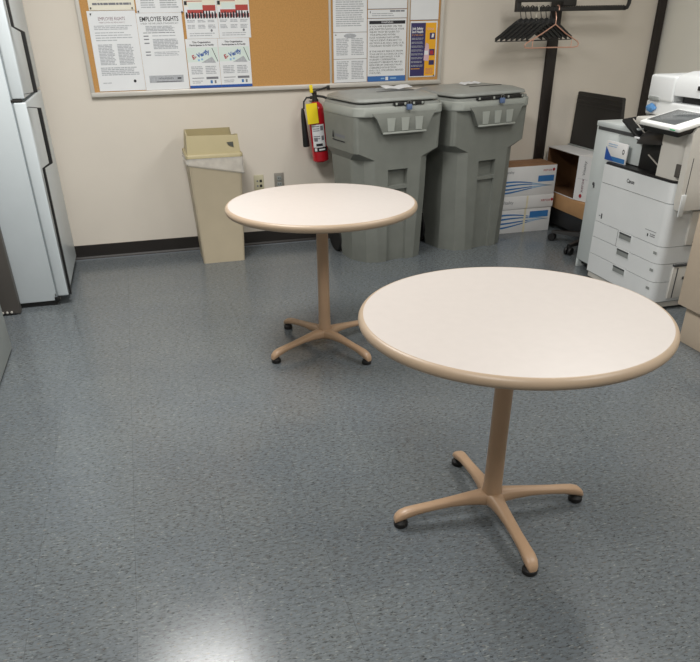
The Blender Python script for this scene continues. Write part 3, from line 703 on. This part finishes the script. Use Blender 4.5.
# ------------------------------------------------------------------ copier
o = thing('copier', 'large white office copier with tilted touch panel and paper drawers, right side', 'copier', (3.05, 3.75, 0))
T0 = Matrix.Translation((-3.05, -3.75, 0))
PX, YR, YL = 2.72, 3.37, 4.04
def plate(dx, z0, z1, m, x1=3.35, mb=None, yr=YR, yl=YL):
    r = .05; x0 = PX+dx
    poly = [(x1, yl), (x0, yl), (x0, yr+r+dx)] + [(x0+r-r*math.sin(a), yr+dx+r-r*math.cos(a)) for a in [PI/2*(1-k/6) for k in range(1, 7)]] + [(x1, yr+dx)]
    mb = mb or MB(); mb.prism(poly, z0, z1, m, T0); return mb
plate(.006, .045, .705, M['seam'], 3.34).build('chassis', o)
plate(.014, .012, .0455, M['wprint2'], 3.34).build('base_skirt', o)
mb = MB()
for x, y in ((2.80, 3.45), (2.80, 3.96), (3.26, 3.45), (3.26, 3.96)): mb.box(x-.03, x+.03, y-.03, y+.03, 0, .02, M['black'], .006, T=T0)
mb.build('caster_base', o)
d = plate(0, .6005, .703, M['wprint'], 3.0).build('upper_front_panel', o)
mb = MB(); Tf = T0 @ surf((PX-.0004, YL, 0), (0, -1, 0), (0, 0, 1))
text(mb, Tf, 'Canon', .285, .651, .030, M['ink'], width=.072, bold=.0006); mb.build('maker_name', d, smooth=0)
d = plate(0, .3695, .597, M['wprint'], 3.0).build('front_door', o)
mb = MB(); rect(mb, Tf, .032, .050, .405, .409, M['ink']); mb.quad([(.056, .392, .0006), (.068, .392, .0006), (.068, .422, .0006), (.056, .422, .0006)], M['ink'], Tf)
rect(mb, Tf, .50, .60, .433, .436, M['inkm']); rect(mb, Tf, .525, .535, .400, .416, M['ink']); lines(mb, Tf, .55, .60, .42, .40, M['inkm'], .010, .005); mb.build('markings', d, smooth=0)
for z0, z1, yc in ((.273, .3665, 3.705), (.168, .270, 3.70), (.05, .165, 3.707)):
    d = plate(0, z0, z1, M['wprint'], 3.0).build('paper_drawer', o)
    mb = MB(); a, c = yc-.058, yc+.058
    mb.box(PX-.003, PX+.003, a-.004, c+.004, z1-.042, z1-.001, M['wprint'], .002, T=T0)
    mb.box(PX-.0045, PX+.002, a, c, z1-.038, z1-.002, M['pocket'], .002, T=T0); mb.box(PX-.006, PX, a, c, z1-.012, z1-.003, M['seam'], .001, T=T0); mb.build('pull_handle', d)
    mb = MB(); rect(mb, Tf, YL-3.43, YL-3.40, z1-.045, z1-.03, M['pocket']); mb.build('size_label', d, smooth=0)
    if z1 > .3: mb = MB(); rect(mb, Tf, YL-3.785, YL-3.782, z0, z1, M['seam'], .0008); mb.build('drawer_seam', d, smooth=0)
mb = MB(); plate(.03, .046, .703, M['wprint2'], 3.35, mb, YR-.004+.004, YL-.002); mb.build('rear_body', o)
# output tray cavity
mb = MB(); mb.box(PX+.01, 3.30, YR+.03, YL+.0, .7035, .715, M['black'], .003, T=T0); mb.box(3.10, 3.16, 3.56, YL, .714, .99, M['black'], T=T0); mb.box(PX+.06, 3.10, 3.575, 3.80, .714, .87, M['black'], .006, T=T0); mb.build('output_tray', o)
mb = MB(); mb.box(PX+.05, PX+.058, 3.60, 3.72, .775, .780, M['alu'], .001, T=T0 @ Matrix.Translation((0, 3.66, .777)) @ Matrix.Rotation(math.radians(22), 4, 'X') @ Matrix.Translation((0, -3.66, -.777))); mb.build('tray_wire', o)
# right hand column
mb = MB(); plate(.02, .7155, .945, M['wprint2'], 3.35, mb, YR-.004, 3.575); mb.box(2.75, 3.35, YR, 3.86, .945, .985, M['wprint2'], .008, T=T0); mb.build('right_column', o)
mb = MB(); mb.box(PX+.012, PX+.022, 3.375, 3.415, .735, .80, M['dsteel'], .002, T=T0); mb.build('card_reader', o)
# finisher tower to the left
fx = 2.79
mb = MB(); mb.box(fx, 3.35, YL+.004, 4.29, .05, .885, M['pale'], .004, T=T0); mb.box(fx, 3.35, 4.27, 4.29, 0, .06, M['pale'], .002, T=T0); mb.box(fx+.03, 3.3, YL+.01, 4.265, .02, .05, M['black'], T=T0)
mb.box(fx+.006, 3.2, 3.80, YL+.01, .72, .885, M['pale'], .003, T=T0); mb.build('finisher_body', o)
mb = MB(); mb.box(fx-.004, 3.35, 3.87, 4.292, .886, .915, M['pale'], .004, T=T0); mb.build('finisher_cover', o)
mb = MB(); mb.box(fx-.003, fx+.02, 3.82, 4.27, .868, .889, M['seam'], .002, T=T0); mb.build('exit_slot', o)
mb = MB(); mb.lathe([(.004, 0), (.010, .001), (.010, .006), (.004, .008)], M['seam'], 14, T0 @ surf((fx-.0, 4.225, .55), (0, -1, 0), (0, 0, 1))); mb.box(fx-.007, fx, 4.213, 4.219, .528, .545, M['seam'], T=T0); mb.build('door_lock', o)
# sloped black tray with pale ridges and rounded black cover
Ts = T0 @ surf((2.755, 3.99, .958), (0, -1, -.46), (1, 0, .10))
mb = MB(); mb.box(0, .20, 0, .24, -.016, 0, M['black'], .004, T=Ts)
mb.build('sloped_tray', o)
mb = MB()
for v in (.055, .095, .135): mb.box(.02, .165, v, v+.006, -.0005, .004, M['alu'], .001, T=Ts)
mb.build('tray_ridges', o)
mb = MB(); rings = []
for y, k in ((3.83, .6), (3.81, .85), (3.76, 1.0), (3.60, 1.0), (3.565, .92)):
    rings.append([(2.86-.13*k*math.cos(a), y, .845+.085*k*math.sin(a)+.10*(3.83-y)) for a in [PI*i/12 for i in range(13)]])
mb.loft(rings, M['black'], True, T0); mb.build('rounded_cover', o)
mb = MB(); mb.box(2.745, 2.752, 3.79, 3.835, .872, .882, M['paper'], .001, T=T0); mb.build('cover_label', o)
# touch panel
a = Vector((2.63, 3.655, .990)); b_ = Vector((2.63, 3.325, .986)); c = Vector((2.85, 3.745, 1.036))
right = (b_-a).normalized(); up = Vector((.22, .0, .048)).normalized()
Tp = T0 @ surf(a, right, up); w = (b_-a).length; hh = .232
mb = MB(); mb.box(0, w, 0, hh, -.022, 0, M['bezel'], .007, 3, T=Tp); tp = mb.build('touch_panel', o)
mb = MB(); mb.box(.02, w-.075, .03, hh-.015, -.002, .0012, M['screen'], .001, T=Tp); mb.build('screen', tp)
mb = MB(); mb.box(w-.07, w-.03, -.002, .003, -.014, -.009, M['mint'], .0005, T=Tp); mb.build('status_light', tp)
mb = MB(); mb.box(.02, w-.02, .01, hh-.02, -.05, -.021, M['black'], .006, T=Tp); mb.build('panel_hinge', tp)
# scanner and feeder
mb = MB(); mb.box(2.86, 3.40, 3.30, 3.945, .985, 1.062, M['wprint'], .012, 3, T=T0); mb.build('scanner', o)
mb = MB(); mb.box(2.852, 3.38, 3.715, 3.935, 1.060, 1.190, M['wprint'], .014, 3, T=T0); 
mb.box(2.90, 3.38, 3.28, 3.69, 1.060, 1.10, M['black'], .004, T=T0); mb.build('feeder_base', o)
mb = MB(); rings = []
prof = [(2.857, 1.098), (2.855, 1.16), (2.875, 1.195), (2.95, 1.212), (3.30, 1.212), (3.37, 1.19), (3.37, 1.098)]
mb.loft([[(x, y, z) for x, z in prof] for y in (3.712, 3.30)], M['wprint'], True, T0); mb.box(2.852, 2.862, 3.47, 3.53, 1.135, 1.155, M['black'], .002, T=T0); mb.build('feeder_cover', o)
mb = MB(); mb.box(2.845, 2.858, 3.83, 3.91, 1.062, 1.082, M['pocket'], .002, T=T0); mb.build('grip_notch', o)
mb = MB(); rnd = random.Random(3)
bmm = bmesh.new(); bmesh.ops.create_icosphere(bmm, subdivisions=3, radius=1)
for v in bmm.verts: v.co = Vector((v.co.x*.008, v.co.y*.040*(1+rnd.uniform(-.35, .35)), v.co.z*.018*(1+rnd.uniform(-.5, .5))))
mb.bm(bmm, M['bluecloth'], T0 @ Matrix.Translation((2.854, 3.885, 1.022))); mb.build('blue_tag', o)
# side attachment facing the camera
mb = MB(); poly = [(2.74, .575), (2.73, .62), (2.725, .95), (2.745, .985), (3.00, .985), (3.02, .96), (3.02, .575)]
mb.loft([[(x, y, z) for x, z in poly] for y in (3.366, 3.325)], M['wprint2'], True, T0); mb.build('side_guard', o, smooth=20)
mb = MB(); mb.box(2.735, 2.765, 3.318, 3.327, .545, .66, M['wprint'], .004, T=T0); mb.box(2.757, 2.7595, 3.3225, 3.326, .60, .84, M['seam'], T=T0); mb.build('side_lever', o)
mb = MB(); mb.box(2.86, 3.30, 3.355, 3.372, .375, .56, M['wprint2'], .003, T=T0); mb.box(2.95, 2.956, 3.352, 3.358, .40, .52, M['seam'], T=T0); mb.box(2.90, 3.2, 3.350, 3.358, .388, .394, M['seam'], T=T0); mb.build('side_door', o)
mb = MB(); mb.box(2.82, 3.30, 3.356, 3.371, .07, .255, M['wprint2'], .003, T=T0); mb.box(2.845, 2.85, 3.353, 3.357, .075, .25, M['seam'], T=T0); mb.box(2.945, 2.95, 3.353, 3.357, .075, .25, M['seam'], T=T0); mb.box(2.89, 2.905, 3.352, 3.357, .18, .195, M['seam'], T=T0); mb.box(2.82, 3.3, 3.352, 3.373, .258, .268, M['seam'], T=T0); mb.build('lower_side_cover', o)
# paper pack on the tray
o = thing('paper_pack', 'white pack with blue corner standing in the copier output tray', 'paper pack', (2.768, 4.000, .7155))
MB().box(-.012, -.002, -.105, .105, 0, .112, M['carton'], .002).build('pack_body', o)
mb = MB(); T = surf((-.0125, .105, 0), (0, -1, 0), (0, 0, 1)); mb.quad([(0, .004, .0006), (.095, .004, .0006), (0, .078, .0006)], M['dblue'], T); rect(mb, T, .06, .205, .004, .030, M['wave'], .0005)
mb.quad([(.180+.011*math.cos(a*PI/6), .068+.014*math.sin(a*PI/6), .0007) for a in range(12)], M['ink'], T); mb.quad([(.180+.006*math.cos(a*PI/6), .068+.008*math.sin(a*PI/6), .0009) for a in range(12)], M['carton'], T)
lines(mb, T, .02, .12, .098, .07, M['wave2'], .012, .004); mb.build('printing', o, smooth=0)

# ------------------------------------------------------------------ light
def area(name, x, y, sx, sy, power, col=(1, .985, .955)):
    l = bpy.data.lights.new(name, 'AREA'); l.shape = 'RECTANGLE'; l.size = sx; l.size_y = sy; l.energy = power; l.color = col
    o = bpy.data.objects.new(name, l); COL.objects.link(o); o.location = (x, y, Z1-.02); return o
area('ceiling_lamp', -.09, 3.42, .61, 1.22, 68)
area('ceiling_lamp', 2.35, 3.0, .61, 1.22, 34)
area('ceiling_lamp', -.09, .4, .61, 1.22, 44)
area('ceiling_lamp', 2.35, .4, .61, 1.22, 38)
w = bpy.data.worlds.new('room_ambient'); S.world = w; w.use_nodes = True
w.node_tree.nodes['Background'].inputs['Color'].default_value = (.9, .95, 1, 1); w.node_tree.nodes['Background'].inputs['Strength'].default_value = .1

# ------------------------------------------------------------------ camera (photo is the upper part of a taller frame: lens shift)
PITCH, ROLL, F, CX, CY = .5542, -.0183, 707.08, 340.04, 454.13
rot = lambda v: Vector((math.cos(WA)*v[0]+math.sin(WA)*v[1], -math.sin(WA)*v[0]+math.cos(WA)*v[1], v[2]))
fw = Vector((0, math.cos(PITCH), -math.sin(PITCH))); r = Vector((1, 0, 0)); u = r.cross(fw)
R_ = rot(math.cos(ROLL)*r+math.sin(ROLL)*u); U_ = rot(-math.sin(ROLL)*r+math.cos(ROLL)*u); fw = rot(fw)
cam = bpy.data.cameras.new('camera'); co = bpy.data.objects.new('camera', cam); COL.objects.link(co)
co.matrix_world = Matrix(((R_.x, U_.x, -fw.x, 0), (R_.y, U_.y, -fw.y, 0), (R_.z, U_.z, -fw.z, 1.493), (0, 0, 0, 1)))
cam.sensor_fit = 'HORIZONTAL'; cam.sensor_width = 36; cam.lens = F*36/700
cam.shift_x = (350-CX)/700; cam.shift_y = (CY-331)/700; cam.clip_start = .05
S.camera = co
